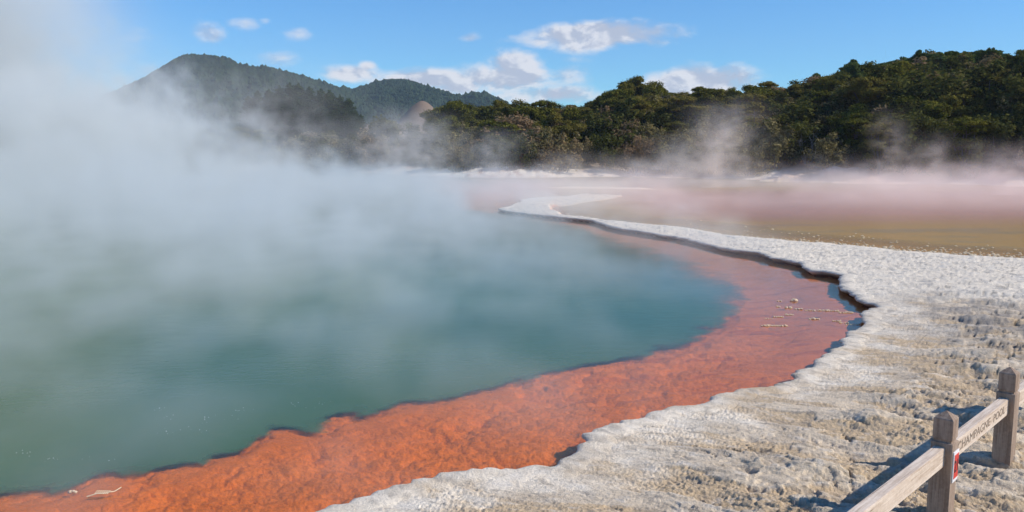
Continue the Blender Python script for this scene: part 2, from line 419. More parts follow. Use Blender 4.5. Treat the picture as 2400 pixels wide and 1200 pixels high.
def lerp(a, b, k): return a * (1 - k[:, None]) + np.asarray(b) * k[:, None]
def ground_colour(h, x, y):
    n = len(x); r = h['r']; sdt = h['sdt']
    white = np.array([.83, .72, .565]); beige = np.array([.57, .425, .265]); grey = np.array([.33, .29, .245]); crust = np.array([.73, .64, .51])
    c = np.tile(beige, (n, 1))
    nb = fbm(x * .55, y * .55, 101, 4); nc = fbm(x * 2.2, y * 2.2, 103, 4, .6)
    wrim = sst(.95 - sdt + nb * 1.6 + nc * .8, 0, .9) * (.62 + .38 * sst(fbm(h['u'] * 3, h['v'] * 8, 106, 4, .65), -.25, .1))
    c = lerp(c, [.68, .565, .42], (1 - h['pm']) * .75); c = lerp(c, [.47, .37, .26], h['pm2'] * .5)
    c = lerp(c, white, wrim)
    sp = fbm(h['u'] * 4, h['v'] * 9, 105, 4, .65); c = lerp(c, [.33, .28, .225], sst(sp, .10, .38) * .65); c = lerp(c, [.66, .60, .52], sst(-sp, .12, .42) * .5)
    c = lerp(c, [.44, .36, .27], sst(h['pitm'], .1, .8) * .7)
    # greyish rough crust area beyond the fence, then the white far crust
    band = sst(r + nb * 3, 12.5, 15.5)
    c = lerp(c, grey, band * sst(nc, -.35, .25) * .88 * (1 - .6 * wrim))
    cr = sst(r + nb * 1.5 - .0 * y, 16.8, 18.6)
    c = lerp(c, crust, cr)
    c = lerp(c, [.5, .49, .46], cr * sst(nc, .1, .5) * .5)
    c = lerp(c, [.34, .32, .29], cr * sst(fbm(x * 3.1, y * 1.9, 108, 5, .75), .12, .3) * .7)
    # thin crack lines, their shade painted into the colour
    rl = np.abs(fbm(h['u'] * .9, h['v'] * 2.4, 107, 4, .55)); c = lerp(c, c * .48, sst(.024 - rl, 0, .016) * .8 * h['inland'])
    # orange shelf
    orange = np.array([.78, .185, .008]); dko = np.array([.40, .055, .010]); salmon = np.array([.78, .215, .04])
    o = np.tile(orange, (n, 1)); no = fbm(x * 1.5, y * 1.5, 111, 5, .6)
    o = lerp(o, salmon, sst(no, -.1, .45) * .55); o = lerp(o, salmon, sst(r, 9, 14) * .75)  # salmon with distance paints in the steam veil and sky reflection
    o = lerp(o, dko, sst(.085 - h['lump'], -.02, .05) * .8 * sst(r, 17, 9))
    o = lerp(o, [.72, .20, .03], sst(fbm(x * .6, y * .6, 113, 3), .1, .5) * .5 * sst(r, 12, 8))
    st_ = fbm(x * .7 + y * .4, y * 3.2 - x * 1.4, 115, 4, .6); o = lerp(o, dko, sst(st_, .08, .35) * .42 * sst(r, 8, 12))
    kk = sst(h['z'], .0, .05) * sst(sdt, -.02, .08)
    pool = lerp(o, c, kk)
    # lake side bed: ochre at the shore, pink and orange mud further out
    ochre = np.array([.80, .45, .075]); pink = np.array([.84, .37, .25])
    l = np.tile(ochre, (n, 1)); nl = fbm(x * .12, y * .6, 121, 4)
    l = lerp(l, [.50, .38, .15], sst(nl, .0, .4) * .7)
    l = lerp(l, [.55, .47, .34], sst(x + y * .1, 10, 4.5))
    l = lerp(l, pink, sst(y + nl * 4, 31, 41) * sst(y, 66, 58) * sst(x, 4, 9)); l = lerp(l, [.40, .36, .26], sst(y, 66, 72) * .7)
    lk = lerp(l, c, sst(h['z'] + nc * .02, -.035, .03))
    res = lerp(pool, lk, h['lake'])
    res = lerp(res, crust, sst(h['sx'], -.3, .1))
    # far bank: pale sinter beach, then brown litter and soil
    bank = np.tile(np.array([.20, .155, .105]), (n, 1)); up = h['sdf'] + nb * 2
    bank = lerp(bank, [.70, .60, .50], sst(up, 5.5, 2.0)); bank = lerp(bank, [.50, .30, .22], sst(fbm(x * .5, y * .5, 131, 4), .1, .4) * .6)
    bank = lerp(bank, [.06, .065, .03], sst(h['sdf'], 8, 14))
    d = np.hypot(x - MOUND[0], y - MOUND[1]); bank = lerp(bank, [.20, .145, .105], sst(70 - d, 0, 12))
    res = lerp(res, bank, h['kf'])
    for (kx, ky, rad, hh) in KNOLLS:
        d = np.hypot((x - kx) / rad, (y - ky) / (rad * .7)); kkn = sst(1.3 - d, 0, .5)
        cc = np.array([.74, .66, .55]) if kx < 8 else np.array([.48, .36, .28])
        res = lerp(res, cc, kkn); res = lerp(res, [.34, .20, .15], kkn * sst(fbm(x * .9, y * 1.4, 133, 4), .05, .4) * .8)
    return np.clip(res, 0, .85)

def build_ground():
    A, Rr = grid(); na, nr = len(A), len(Rr)
    aa, rr = np.meshgrid(A, Rr); x = (np.sin(aa) * rr).ravel(); y = (np.cos(aa) * rr).ravel()
    h = heights(x, y); z = h['z']
    V = np.stack([x, y, z], 1)
    i = np.arange(nr - 1)[:, None] * na + np.arange(na - 1)[None, :]
    F = np.stack([i, i + 1, i + na + 1, i + na], -1).reshape(-1, 4)
    # close the small hole under the camera and the seam behind it
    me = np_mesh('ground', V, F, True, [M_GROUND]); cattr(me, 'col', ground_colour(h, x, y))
    tag(add('ground', me), kind='structure')
    return na, nr, V, h
NA, NR, GV, GH = build_ground()
print('ground', len(GV))
def gz(x, y):
    return float(heights(np.array([float(x)]), np.array([float(y)]))['z'][0])

# ragged overhanging lip of the sinter crust along the pool
def build_lip():
    Q = Lp.copy(); T = np.gradient(Q, axis=0)
    k = np.ones(9) / 9
    for a in (0, 1): T[4:-4, a] = np.convolve(T[:, a], k, 'valid')
    T /= np.linalg.norm(T, axis=1)[:, None] + 1e-9
    N = np.stack([T[:, 1], -T[:, 0]], 1)            # towards the land
    s = np.concatenate([[0], np.cumsum(np.hypot(*np.diff(Q, axis=0).T))])
    th = np.clip(.055 + .05 * fbm(s * 1.1, s * 0, 203, 4, .6), .02, .12)
    nose = .035 * fbm(s * 3., s * 0 + 4, 205, 4, .6)
    dn = np.minimum(np.hypot(Q[:, 0], Q[:, 1]) / 15., 1.6)
    prof = [(.34, -.02, 0), (.26, .006, 0), (.18, .010, 0), (.09, .012, 0), (.02, .006, 0), (-.03, -.012, 1), (-.045, -.03, 1), (-.03, -.05, 2), (.03, -.075, 2), (.09, -.10, 3), (.16, -.16, 4), (.17, -.4, 4)]
    rows = []
    h = heights(Q[:, 0] + N[:, 0] * .32, Q[:, 1] + N[:, 1] * .32)
    ztop = h['z']; ztop = np.convolve(np.pad(ztop, 4, 'edge'), k, 'valid')
    for off, dz, kind in prof:
        o = off + (nose if kind in (1, 2) else nose * .6 if kind == 0 and off < .1 else 0)
        P = Q + N * (o * np.ones(len(Q)))[:, None]
        j = fbm(P[:, 0] * 7, P[:, 1] * 7, 207, 3, .6) * .014 + fbm(P[:, 0] * 2.2, P[:, 1] * 4, 209, 3) * .016
        z = ztop + dz + (j if kind < 3 else 0)
        if kind >= 2: z = ztop + (dz - 0) * (th / .055 if kind == 2 else 1.)
        if kind == 3: z = np.minimum(z, .02)
        if kind == 4: z = np.full(len(Q), dz + .08)
        rows.append(np.stack([P[:, 0], P[:, 1], z], 1))
    V = np.concatenate(rows); n = len(Q); m = len(prof)
    i = (np.arange(m - 1)[:, None] * n + np.arange(n - 1)[None, :])
    F = np.stack([i, i + 1, i + n + 1, i + n], -1).reshape(-1, 4)
    me = np_mesh('sinter_ledge', V, F, True, [M_GROUND])
    hh = heights(V[:, 0], V[:, 1]); hh['z'] = np.full(len(V), .2); hh['kf'][:] = 0; hh['sdt'] = np.maximum(hh['sdt'], .1)
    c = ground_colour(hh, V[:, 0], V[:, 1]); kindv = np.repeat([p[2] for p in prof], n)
    c = lerp(c, [.42, .36, .29], (kindv == 2) * .6); c = lerp(c, [.20, .10, .07], (kindv >= 3) * 1.)  # lip underside and undercut darkened: their shade is painted into the colour
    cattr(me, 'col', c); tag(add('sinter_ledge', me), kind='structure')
build_lip()

# ---------------------------------------------------------------- water
def water_mat(name, lakeside):
    m, t = mat(name)
    g = t.nodes.new('ShaderNodeNewGeometry').outputs['Position']; X, Y, Z = sep(g)
    P = comb(X * .6, Y * 1.0, 0.)
    rip = E(noise(P, 5., 3, .55, .4)); rip2 = E(noise(P, 22., 3, .5, .3))
    b = bump(t, rip * 1.0 + rip2 * .25, .12 if not lakeside else .2, .03)
    turb = attr(t, 'turb'); col = attr(t, 'wcol', True)
    dif = nd(t, 'ShaderNodeBsdfDiffuse', Color=col)
    tr = nd(t, 'ShaderNodeBsdfTransparent', Color=(.99, .95, .86, 1))
    mix1 = nd(t, 'ShaderNodeMixShader', Fac=turb); t.links.new(tr.outputs[0], mix1.inputs[1]); t.links.new(dif.outputs[0], mix1.inputs[2])
    gl = nd(t, 'ShaderNodeBsdfGlossy', Color=(.70, .72, .66, 1) if not lakeside else (.55, .5, .42, 1), Roughness=.05 if not lakeside else .22, Normal=b)
    geo = t.nodes.new('ShaderNodeNewGeometry'); dt = t.nodes.new('ShaderNodeVectorMath'); dt.operation = 'DOT_PRODUCT'
    t.links.new(geo.outputs['Incoming'], dt.inputs[0]); t.links.new(b, dt.inputs[1])
    fr = sat(.02 + .98 * E.m('POWER', sat(1. - E.m('ABSOLUTE', E(dt.outputs['Value']))), 5.))
    mix2 = nd(t, 'ShaderNodeMixShader', Fac=fr); t.links.new(mix1.outputs[0], mix2.inputs[1]); t.links.new(gl.outputs[0], mix2.inputs[2])
    out(t, mix2.outputs[0]); return m
def build_water():
    A = np.linspace(-R(60), R(60), 900); Rr = [4.]
    while Rr[-1] < 150: r = Rr[-1]; Rr.append(r + max(.03, min(r * r / (2.9 * 823) * 1.1, 1.5)))
    Rr = np.array(Rr); na, nr = len(A), len(Rr)
    aa, rr = np.meshgrid(A, Rr); x = (np.sin(aa) * rr).ravel(); y = (np.cos(aa) * rr).ravel()
    h = heights(x, y); dep = -h['z']
    i = np.arange(nr - 1)[:, None] * na + np.arange(na - 1)[None, :]
    F = np.stack([i, i + 1, i + na + 1, i + na], -1).reshape(-1, 4)
    sn_ = h['sds'] - .06 + h['grit'] * .06 + fbm(x * 3.2, y * 3.2, 143, 3, .6) * .06
    turb = 1 - np.exp(-np.clip(-sn_, 0, None) * np.interp(h['r'], [0, 11, 15, 20], [22, 16, 5, 1.6])) * .995
    turb = np.maximum(turb, .10)
    nn = fbm(x * .2, y * .2, 141, 3)
    wc = np.tile(np.array([.060, .124, .052]), (len(x), 1)); wc = lerp(wc, [.050, .112, .060], sst(nn, -.2, .3) * .5); wc = lerp(wc, [.042, .098, .125], sst(y + x * .8, 15, 23) * .45)  # bluer right end: sky reflection and steam veil painted into the water colour
    lb = ground_colour(dict(h, z=np.full(len(x), -.5), sx=np.full(len(x), -9.), kf=np.zeros(len(x))), x, y)
    wc = lerp(wc, [0, 0, 0], h['lake']) + lb * h['lake'][:, None]
    turb = np.where(h['lake'] > .5, np.clip(dep * 5, 0, .8), turb)
    fk = h['lake'][F].mean(1) > .5; dmin = dep[F].max(1) > -.25; sdt_f = h['sdt'][F].min(1) < .5
    V = np.stack([x, y, np.zeros(len(x))], 1)
    for nm, sel, ls in (('pool_water', ~fk, False), ('lake_water', fk, True)):
        FF = F[sel & dmin & sdt_f]; used = np.unique(FF); mp = np.full(len(x), -1); mp[used] = np.arange(len(used))
        me = np_mesh(nm, V[used], mp[FF], True, [water_mat(nm, ls)]); fattr(me, 'turb', turb[used]); cattr(me, 'wcol', wc[used])
        tag(add(nm, me), kind='structure')
build_water()


# ---------------------------------------------------------------- far hills under forest
HILL_SKY = [(-400, 250), (100, 245), (235, 226), (265, 212), (300, 196), (345, 176), (385, 156), (415, 138), (450, 123), (480, 121), (520, 124), (550, 128), (575, 142), (590, 146), (640, 148), (680, 157), (720, 166), (760, 180), (800, 192), (835, 197),
    (860, 190), (890, 181), (920, 176), (950, 176), (985, 184), (1020, 197), (1060, 211), (1085, 215), (1110, 209), (1135, 210), (1160, 222), (1190, 236), (1230, 250), (1300, 262), (1500, 280), (2700, 290)]
def hill_z(A, r):
    """forested hills: a big dome nearer on the left, two lower summits further right"""
    px = 1200 + FPX * np.tan(A) * 1.0
    row = np.interp(px, [a for a, b in HILL_SKY], [b for a, b in HILL_SKY])
    crest = np.where(px < 790, 1150., 1350.); crest = 1150 + 250 * sst(px, 700, 900)
    cc, s_ = math.cos(PITCH), math.sin(PITCH)
    X = (px - 1200) / FPX; yy = -(row - 600) / FPX
    el = (-s_ + yy * cc) / np.hypot(X, cc + yy * s_)
    top = CAM_Z + el * crest - 8.
    x, y = np.sin(A) * r, np.cos(A) * r
    prof = np.exp(-((r - crest) / (330 + 60 * sst(top, 60, 160))) ** 2 * 1.3)
    gul = fbm(x * .006, y * .004, 301, 5, .5)
    z = top * prof * (1 + gul * .38 * sst(np.abs(r - crest), 15, 160)) - 6
    # spur in front of the saddle, darker slope facing right
    return z
def hill_mat():
    m, t = mat('hill'); g = t.nodes.new('ShaderNodeNewGeometry').outputs['Position']
    n = E(noise(g, .02, 5, .6)); c = mixrgb(t, step(n, .4, .65), (.022, .038, .014, 1), (.045, .06, .022, 1))
    p = nd(t, 'ShaderNodeBsdfPrincipled', Base_Color=c, Roughness=.95); out(t, p.outputs[0]); return m
def build_hills():
    A = np.linspace(-R(50), R(45), 420); Rr = np.linspace(560, 2000, 110); aa, rr = np.meshgrid(A, Rr)
    z = hill_z(aa.ravel(), rr.ravel()); V = np.stack([(np.sin(aa) * rr).ravel(), (np.cos(aa) * rr).ravel(), z], 1)
    na = len(A); i = np.arange(len(Rr) - 1)[:, None] * na + np.arange(na - 1)[None, :]
    F = np.stack([i, i + 1, i + na + 1, i + na], -1).reshape(-1, 4)
    tag(add('hills', np_mesh('hills', V, F, True, [hill_mat()])), kind='structure')
def ico(sub):
    import bmesh
    bm = bmesh.new(); bmesh.ops.create_icosphere(bm, subdivisions=sub, radius=1)
    V = np.array([v.co[:] for v in bm.verts]); F = np.array([[v.index for v in f.verts] for f in bm.faces]); bm.free(); return V, F
def foliage_mat(name, dark, light, tip=None, trans=.35, sc=.35):
    m, t = mat(name); geo = t.nodes.new('ShaderNodeNewGeometry'); rnd = E(geo.outputs['Random Per Island'])
    oi = t.nodes.new('ShaderNodeObjectInfo'); orn = E(oi.outputs['Random'])
    n = E(noise(geo.outputs['Position'], sc, 4, .6))
    f = sat((rnd - .5) * .9 + (n - .5) * 1.6 + .5)
    c = mixrgb(t, f, dark, light)
    if tip: c = mixrgb(t, step(orn * .6 + n * .6, .55, .85, 0., .7), c, tip)
    d = nd(t, 'ShaderNodeBsdfDiffuse', Color=c); tr = nd(t, 'ShaderNodeBsdfTranslucent', Color=c)
    mix = nd(t, 'ShaderNodeMixShader', Fac=trans); t.links.new(d.outputs[0], mix.inputs[1]); t.links.new(tr.outputs[0], mix.inputs[2])
    out(t, mix.outputs[0]); return m
def build_forest():
    rng = np.random.RandomState(11); V0, F0 = ico(1); n = 38000
    px = rng.uniform(150, 1420, n); A = np.arctan((px - 1200) / FPX); crest = 1150 + 250 * sst(px, 700, 900)
    r = crest + rng.uniform(-430, 25, n) * rng.rand(n) ** .6
    z = hill_z(A, r); rad = rng.uniform(1.7, 4.0, n) * np.where(rng.rand(n) < .08, 1.4, 1); x, y = np.sin(A) * r, np.cos(A) * r
    V = V0[None] * rad[:, None, None] * np.array([1, 1, 1.0]) 
    V *= (1 + .35 * (rng.rand(n, len(V0), 1) - .5)); V[:, :, 2] *= rng.uniform(.8, 1.7, n)[:, None]
    V += np.stack([x, y, z + 1], 1)[:, None, :]
    F = (F0[None] + (np.arange(n) * len(V0))[:, None, None]).reshape(-1, 3)
    o = add('forest', np_mesh('forest', V.reshape(-1, 3), F, False, [foliage_mat('hill_forest', (.009, .020, .010, 1), (.036, .056, .024, 1), None, .0, .012)]))
    tag(o, 'dark green forest covering the distant hills', 'forest', kind='stuff')
build_hills(); build_forest()

# ---------------------------------------------------------------- trees
def bark_mat(name, a, b):
    m, t = mat(name); g = t.nodes.new('ShaderNodeNewGeometry').outputs['Position']
    n = E(noise(g, 6, 4, .6)); p = nd(t, 'ShaderNodeBsdfPrincipled', Base_Color=mixrgb(t, n, a, b), Roughness=.9); out(t, p.outputs[0]); return m
M_BARK = bark_mat('bark', (.06, .045, .035, 1), (.17, .14, .12, 1)); M_GREY = bark_mat('dead_wood', (.16, .14, .125, 1), (.34, .31, .29, 1))
F_KAN = foliage_mat('kanuka_leaves', (.035, .04, .007, 1), (.23, .22, .035, 1), (.21, .165, .04, 1))
F_PINE = foliage_mat('pine_leaves', (.022, .042, .008, 1), (.15, .185, .04, 1), (.11, .15, .05, 1))
F_SCR = foliage_mat('scrub_leaves', (.08, .07, .028, 1), (.34, .28, .12, 1), (.32, .20, .12, 1))
F_SCG = foliage_mat('scrub_green_leaves', (.026, .034, .008, 1), (.135, .135, .035, 1), (.12, .12, .03, 1))
F_CON = foliage_mat('conifer_leaves', (.012, .030, .010, 1), (.05, .082, .028, 1), None, .2)
F_RED = foliage_mat('russet_leaves', (.12, .05, .03, 1), (.30, .12, .07, 1), None)

class TreeB:
    def __init__(s, seed): s.r = np.random.RandomState(seed); s.tv = []; s.tf = []; s.nv = 0; s.lv = []
    def limb(s, pts, r0, r1, k=6):
        pts = np.array(pts, float); n = len(pts); base = s.nv
        for i, p in enumerate(pts):
            d = pts[min(i + 1, n - 1)] - pts[max(i - 1, 0)]; d /= np.linalg.norm(d) + 1e-9
            a = np.cross(d, [0, 1, .3]); a /= np.linalg.norm(a) + 1e-9; b = np.cross(d, a)
            rr = r0 + (r1 - r0) * i / (n - 1)
            for j in range(k):
                t = j / k * 6.2832; s.tv.append(p + (a * math.cos(t) + b * math.sin(t)) * rr)
        for i in range(n - 1):
            for j in range(k):
                q = base + i * k; s.tf.append((q + j, q + (j + 1) % k, q + k + (j + 1) % k, q + k + j))
        s.nv += n * k
    def curve(s, a, b, bend=.15, n=4):
        a, b = np.array(a, float), np.array(b, float); L = np.linalg.norm(b - a); off = s.r.randn(3) * bend * L * .5
        return [a + (b - a) * t + off * math.sin(t * 3.14) for t in np.linspace(0, 1, n)]
    def clump(s, c, rad, n, size, up=0., shell=.55):
        """n small leaf tufts through an ellipsoid"""
        r = s.r; d = r.randn(n, 3); d /= np.linalg.norm(d, axis=1)[:, None]
        q = d * (shell + (1 - shell) * r.rand(n, 1)) * np.array(rad) * (.82 + .36 * r.rand(n, 1)) + np.array(c)
        nrm = d + r.randn(n, 3) * .55 + np.array([0, 0, up]); nrm /= np.linalg.norm(nrm, axis=1)[:, None]
        a = np.cross(nrm, r.randn(n, 3)); a /= np.linalg.norm(a, axis=1)[:, None] + 1e-9; b = np.cross(nrm, a)
        sz = size * (.6 + .8 * r.rand(n, 1))
        s.lv.append(np.stack([q - a * sz, q - b * sz * .55 + a * sz * .2, q + a * sz, q + b * sz * .55 - a * sz * .15], 1))
    def finish(s, name, fm, bm):
        tr = np_mesh(name + '_trunk', np.array(s.tv), np.array(s.tf), True, [bm])
        if not s.lv: return None, tr
        L = np.concatenate(s.lv); V = L.reshape(-1, 3); F = np.arange(len(V)).reshape(-1, 4)
        return np_mesh(name + '_crown', V, F, False, [fm]), tr
def kanuka(seed, h=8., w=8.5, fm=None):
    b = TreeB(seed); r = b.r; pads = []
    fork = h * r.uniform(.18, .3)
    b.limb(b.curve((0, 0, -1.2), (r.uniform(-.3, .3), r.uniform(-.3, .3), fork), .1), .28, .2)
    for i in range(r.randint(7, 10)):
        a = i * 2.4 + r.uniform(-.4, .4); q = r.uniform(.12, .5); top = h * (1 - .75 * q ** 1.7) * r.uniform(.8, .97)
        if i == 0: q = .05; top = h * .96
        e = (math.cos(a) * w * q * .9, math.sin(a) * w * q * .9, top)
        c = b.curve((0, 0, fork * r.uniform(.7, 1)), e, .18, 5); b.limb(c, .15, .035, 5)
        pads.append((e, r.uniform(.95, 1.6)))
        for k in range(2):
            m = c[2 + k]; e2 = (m[0] + r.uniform(-1.7, 1.7), m[1] + r.uniform(-1.7, 1.7), m[2] + r.uniform(.3, 1.3)); b.limb(b.curve(m, e2, .15, 3), .07, .02, 4); pads.append((e2, r.uniform(.8, 1.35)))
    for e, pr in pads:
        for k in range(4):
            d = r.uniform(-1, 1, 2) * pr * .75; c = (e[0] + d[0], e[1] + d[1], e[2] - .22 * float(np.hypot(*d)) + r.uniform(-.1, .15))
            fl_ = r.uniform(.22, .32) if seed % 2 else r.uniform(.4, .6); b.clump(c, (pr * .62, pr * .62, pr * fl_), int(90 + 60 * (fl_ > .35)), .155, 1.5 - fl_ * 1.8, .35)
    for k in range(16):
        a = k * 2.4; q = r.uniform(.25, .85); b.clump((math.cos(a) * w * .42 * q, math.sin(a) * w * .42 * q, h * r.uniform(.22, .62)), (1.1, 1.1, .6), 60, .17, .8, .3)
    return b.finish('kanuka', fm or F_KAN, M_BARK)
def pine(seed, h=11., w=6.5):
    b = TreeB(seed); r = b.r
    b.limb(b.curve((0, 0, -1.5), (r.uniform(-.4, .4), 0, h * .93), .04, 6), .26, .05)
    n = r.randint(22, 27)
    for i in range(n):
        t = (i + .5) / n; z = h * (.12 + .84 * t); a = i * 2.4 + r.uniform(-.5, .5); q = w * .5 * (math.sin(min(1, (1.12 - t) * 1.15) * 1.57)) * r.uniform(.6, 1.)
        e = np.array((math.cos(a) * q, math.sin(a) * q, z + q * .22)); b.limb(b.curve((0, 0, z - .5), e, .1, 3), .08, .03, 4)
        R_ = r.uniform(.75, 1.25) * (1.15 - .4 * t)
        for k in range(3):
            d = r.randn(3) * R_ * .45; b.clump(e * np.array([.85, .85, 1]) + d, (R_ * .72, R_ * .72, R_ * .62), 130, .19, .4, .5)
    b.clump((0, 0, h * .95), (.7, .7, .8), 160, .18, .5, .3)
    return b.finish('pine', F_PINE, M_BARK)
def scrub(seed, h=3.2, w=3.6, fm=None, dens=1.):
    b = TreeB(seed); r = b.r
    for i in range(9):
        a = i * 2.4; q = r.uniform(.15, .95); e = (math.cos(a) * w * .42 * q, math.sin(a) * w * .42 * q, h * (1 - .45 * q * q) * r.uniform(.7, .92))
        b.limb(b.curve((math.cos(a) * .2, math.sin(a) * .2, -.6), e, .12, 4), .06, .015, 4)
        R_ = r.uniform(.5, .85) * w / 3.6
        for k in range(3):
            d = r.randn(3) * R_ * .5; d[2] -= .25 * k; b.clump(np.array(e) + d, (R_ * .75, R_ * .75, R_ * .7), int(105 * dens), .105, .5, .45)
        b.clump((e[0] * 1.1, e[1] * 1.1, e[2] * .45), (R_ * .9, R_ * .9, h * .28), int(110 * dens), .11, .3, .5)
    return b.finish('scrub', fm or F_SCR, M_BARK)
def conifer(seed, h=14., w=5.5):
    b = TreeB(seed); r = b.r
    b.limb(b.curve((0, 0, -1.5), (0, 0, h * .97), .02, 6), .25, .03)
    n = 44
    for i in range(n):
        t = (i + .5) / n; z = h * (.1 + .87 * t); a = i * 2.4; q = (w * .5) * (1 - t) ** .75 * r.uniform(.75, 1.1) + .15
        for k in (.35, .7, 1.):
            e = (math.cos(a) * q * k, math.sin(a) * q * k, z + .35 * q * k); b.clump(e, (.55, .55, .38), 34, .2, .6, .2)
        b.limb([(0, 0, z - .1), (math.cos(a) * q, math.sin(a) * q, z + .35 * q)], .05, .015, 3)
    b.clump((0, 0, h * .98), (.2, .2, .8), 50, .17)
    return b.finish('conifer', F_CON, M_BARK)
def deadbush(seed, h=3.):
    b = TreeB(seed); r = b.r
    for i in range(8):
        a = i * 2.4 + r.rand(); e = np.array((math.cos(a) * h * .35, math.sin(a) * h * .35, h * r.uniform(.7, 1.))); c = b.curve((0, 0, -.3), e, .25, 5); b.limb(c, .06, .015, 4)
        for k in range(5):
            m = c[r.randint(1, 5)]; e2 = m + r.randn(3) * .5 + np.array([0, 0, .35]); c2 = b.curve(m, e2, .2, 3); b.limb(c2, .025, .008, 3)
            for q in range(3): b.limb([c2[1], c2[1] + r.randn(3) * .28 + np.array([0, 0, .2])], .012, .005, 3)
    return b.finish('dead_bush', None, M_GREY)
PROTO = {
    'kanuka': [kanuka(s, 8, w) for s, w in ((1, 8.5), (2, 7.), (3, 9.), (4, 7.5), (6, 6.5), (8, 8.))],
    'pine': [pine(s, 11, w) for s, w in ((21, 6.5), (22, 7.2), (23, 6.), (24, 7.))],
    'scrub': [scrub(s, 3.2, w) for s, w in ((31, 3.6), (32, 4.), (33, 3.3), (34, 3.8))],
    'green': [scrub(s, 3.2, 3.6, F_SCG) for s in (41, 42, 43)],
    'thin': [scrub(s, 3.0, 3.4, F_SCR, .45) for s in (45, 46)],
    'red': [scrub(51, 2.2, 2.4, F_RED, .6)],
    'conifer': [conifer(s) for s in (61, 62, 63)],
    'dead': [deadbush(s) for s in (71, 72, 73)]}
KINDN = {'kanuka': 'spreading_tree', 'pine': 'pine_tree', 'scrub': 'scrub_bush', 'green': 'green_bush', 'thin': 'scrub_bush', 'red': 'russet_bush', 'conifer': 'conifer_tree', 'dead': 'dead_bush'}
CATN = {'kanuka': 'tree', 'pine': 'tree', 'scrub': 'bush', 'green': 'bush', 'thin': 'bush', 'red': 'bush', 'conifer': 'tree', 'dead': 'bush'}
RNG = np.random.RandomState(99)
def plant(kind, x, y, z, s, sz, label, group=None):
    cm, tm = PROTO[kind][RNG.randint(len(PROTO[kind]))]
    o = empty(KINDN[kind], (x, y, z), RNG.uniform(0, 6.28)); o.scale = (s, s, sz)
    tag(o, label, CATN[kind], group)
    add('trunk', tm, o)
    if cm: add('crown', cm, o)
    return o
# rows of pixel row tops of the vegetated bank (the skyline of the near bush)
VEG_TOP = [(820, 300), (870, 285), (900, 278), (960, 270), (1020, 250), (1070, 238), (1110, 245), (1150, 235), (1200, 236), (1260, 234), (1320, 246), (1370, 244), (1410, 215), (1450, 208), (1490, 190), (1540, 200), (1580, 222), (1610, 212), (1640, 205), (1720, 208), (1745, 205),
    (1790, 194), (1850, 200), (1900, 180), (1950, 168), (1990, 145), (2040, 152), (2100, 138), (2150, 122), (2200, 122), (2260, 120), (2320, 116), (2400, 120), (2800, 110)]
HB = {'kanuka': 8., 'pine': 11., 'scrub': 3.2, 'green': 3.2, 'thin': 3., 'red': 2.2, 'conifer': 14., 'dead': 3.}
def shore_d(px): g = ground(px, float(np.interp(px, [a for a, b in FAR], [b for a, b in FAR]))); return math.hypot(*g)
def put(kind, px, back, top=None, s=None, label='', group=None, jit=.12):
    """a plant at a bearing, some metres behind the waterline; top = pixel row its crown reaches"""
    A = azim(px); d = shore_d(px) + back; x, y = math.sin(A) * d, math.cos(A) * d; z = gz(x, y)
    if top is not None:
        hh = elev_z(px, top, d) - z; sz = hh / HB[kind]; s_ = s or sz
    else: sz = s_ = s
    s_ = max(min(s_, sz * 1.5), sz * .6)
    return plant(kind, x, y, z, s_ * RNG.uniform(1 - jit, 1 + jit), sz, label, group)
n_pl = 0
# skyline trees that can be told apart
SKY_T = [
    ('kanuka', 1485, 30, 181, 'tall dark tree with a flat layered top standing highest above the middle of the bank'),
    ('kanuka', 1530, 33, 193, 'dark layered tree leaning against the tall flat-topped one on its right side'),
    ('kanuka', 1440, 24, 208, 'broad dark tree shouldering the tall flat-topped one on its left side'),
    ('kanuka', 1580, 34, 222, 'lower dark tree filling the dip below the white cloud'),
    ('kanuka', 1640, 30, 202, 'flat-topped green tree in front of the low white cloud bank'),
    ('kanuka', 1715, 30, 206, 'green umbrella-crowned tree at the right end of the low cloud bank'),
    ('kanuka', 1795, 31, 190, 'wide dark tree just past the low cloud bank, before the pines begin'),
    ('pine', 1908, 42, 174, 'small pointed green pine poking up between the spreading trees and the pinewood'),
    ('pine', 1990, 52, 142, 'grey-green rounded pine at the left end of the pinewood, a step above its neighbours'),
    ('kanuka', 1065, 24, 237, 'small round-headed dark tree just right of the bare clay mound'),
    ('kanuka', 1270, 26, 233, 'ragged dark tree in front of the end of the distant hill line'),
    ('kanuka', 1210, 26, 236, 'uneven dark tree where the distant hill line sinks behind the bush'),
    ('green', 905, 10, 276, 'yellow-green bush on the low rise left of the bare clay mound'),
    ('pine', 2140, 60, 121, 'tall rounded pine crowning the middle of the pinewood skyline'),
    ('pine', 2310, 60, 113, 'tallest rounded pine on the right part of the pinewood skyline'),
]
for k, px, bk, top, lab in SKY_T: put(k, px, bk, top, None, lab); n_pl += 1
def fill(kind, px, bk, smin, smax, lab, grp, wmul=1.):
    """a plant of natural size on the slope, kept under the skyline of the bush"""
    A = azim(px); d = shore_d(px) + bk; x, y = math.sin(A) * d, math.cos(A) * d; z = gz(x, y)
    lim = elev_z(px, float(np.interp(px, *zip(*VEG_TOP))) + RNG.uniform(0, 14), d) - z
    sz = min(RNG.uniform(smin, smax), lim / HB[kind])
    if sz < smin * .45: return
    plant(kind, x, y, z, max(sz, smin * .85) * wmul * RNG.uniform(.9, 1.12), sz, lab, grp)
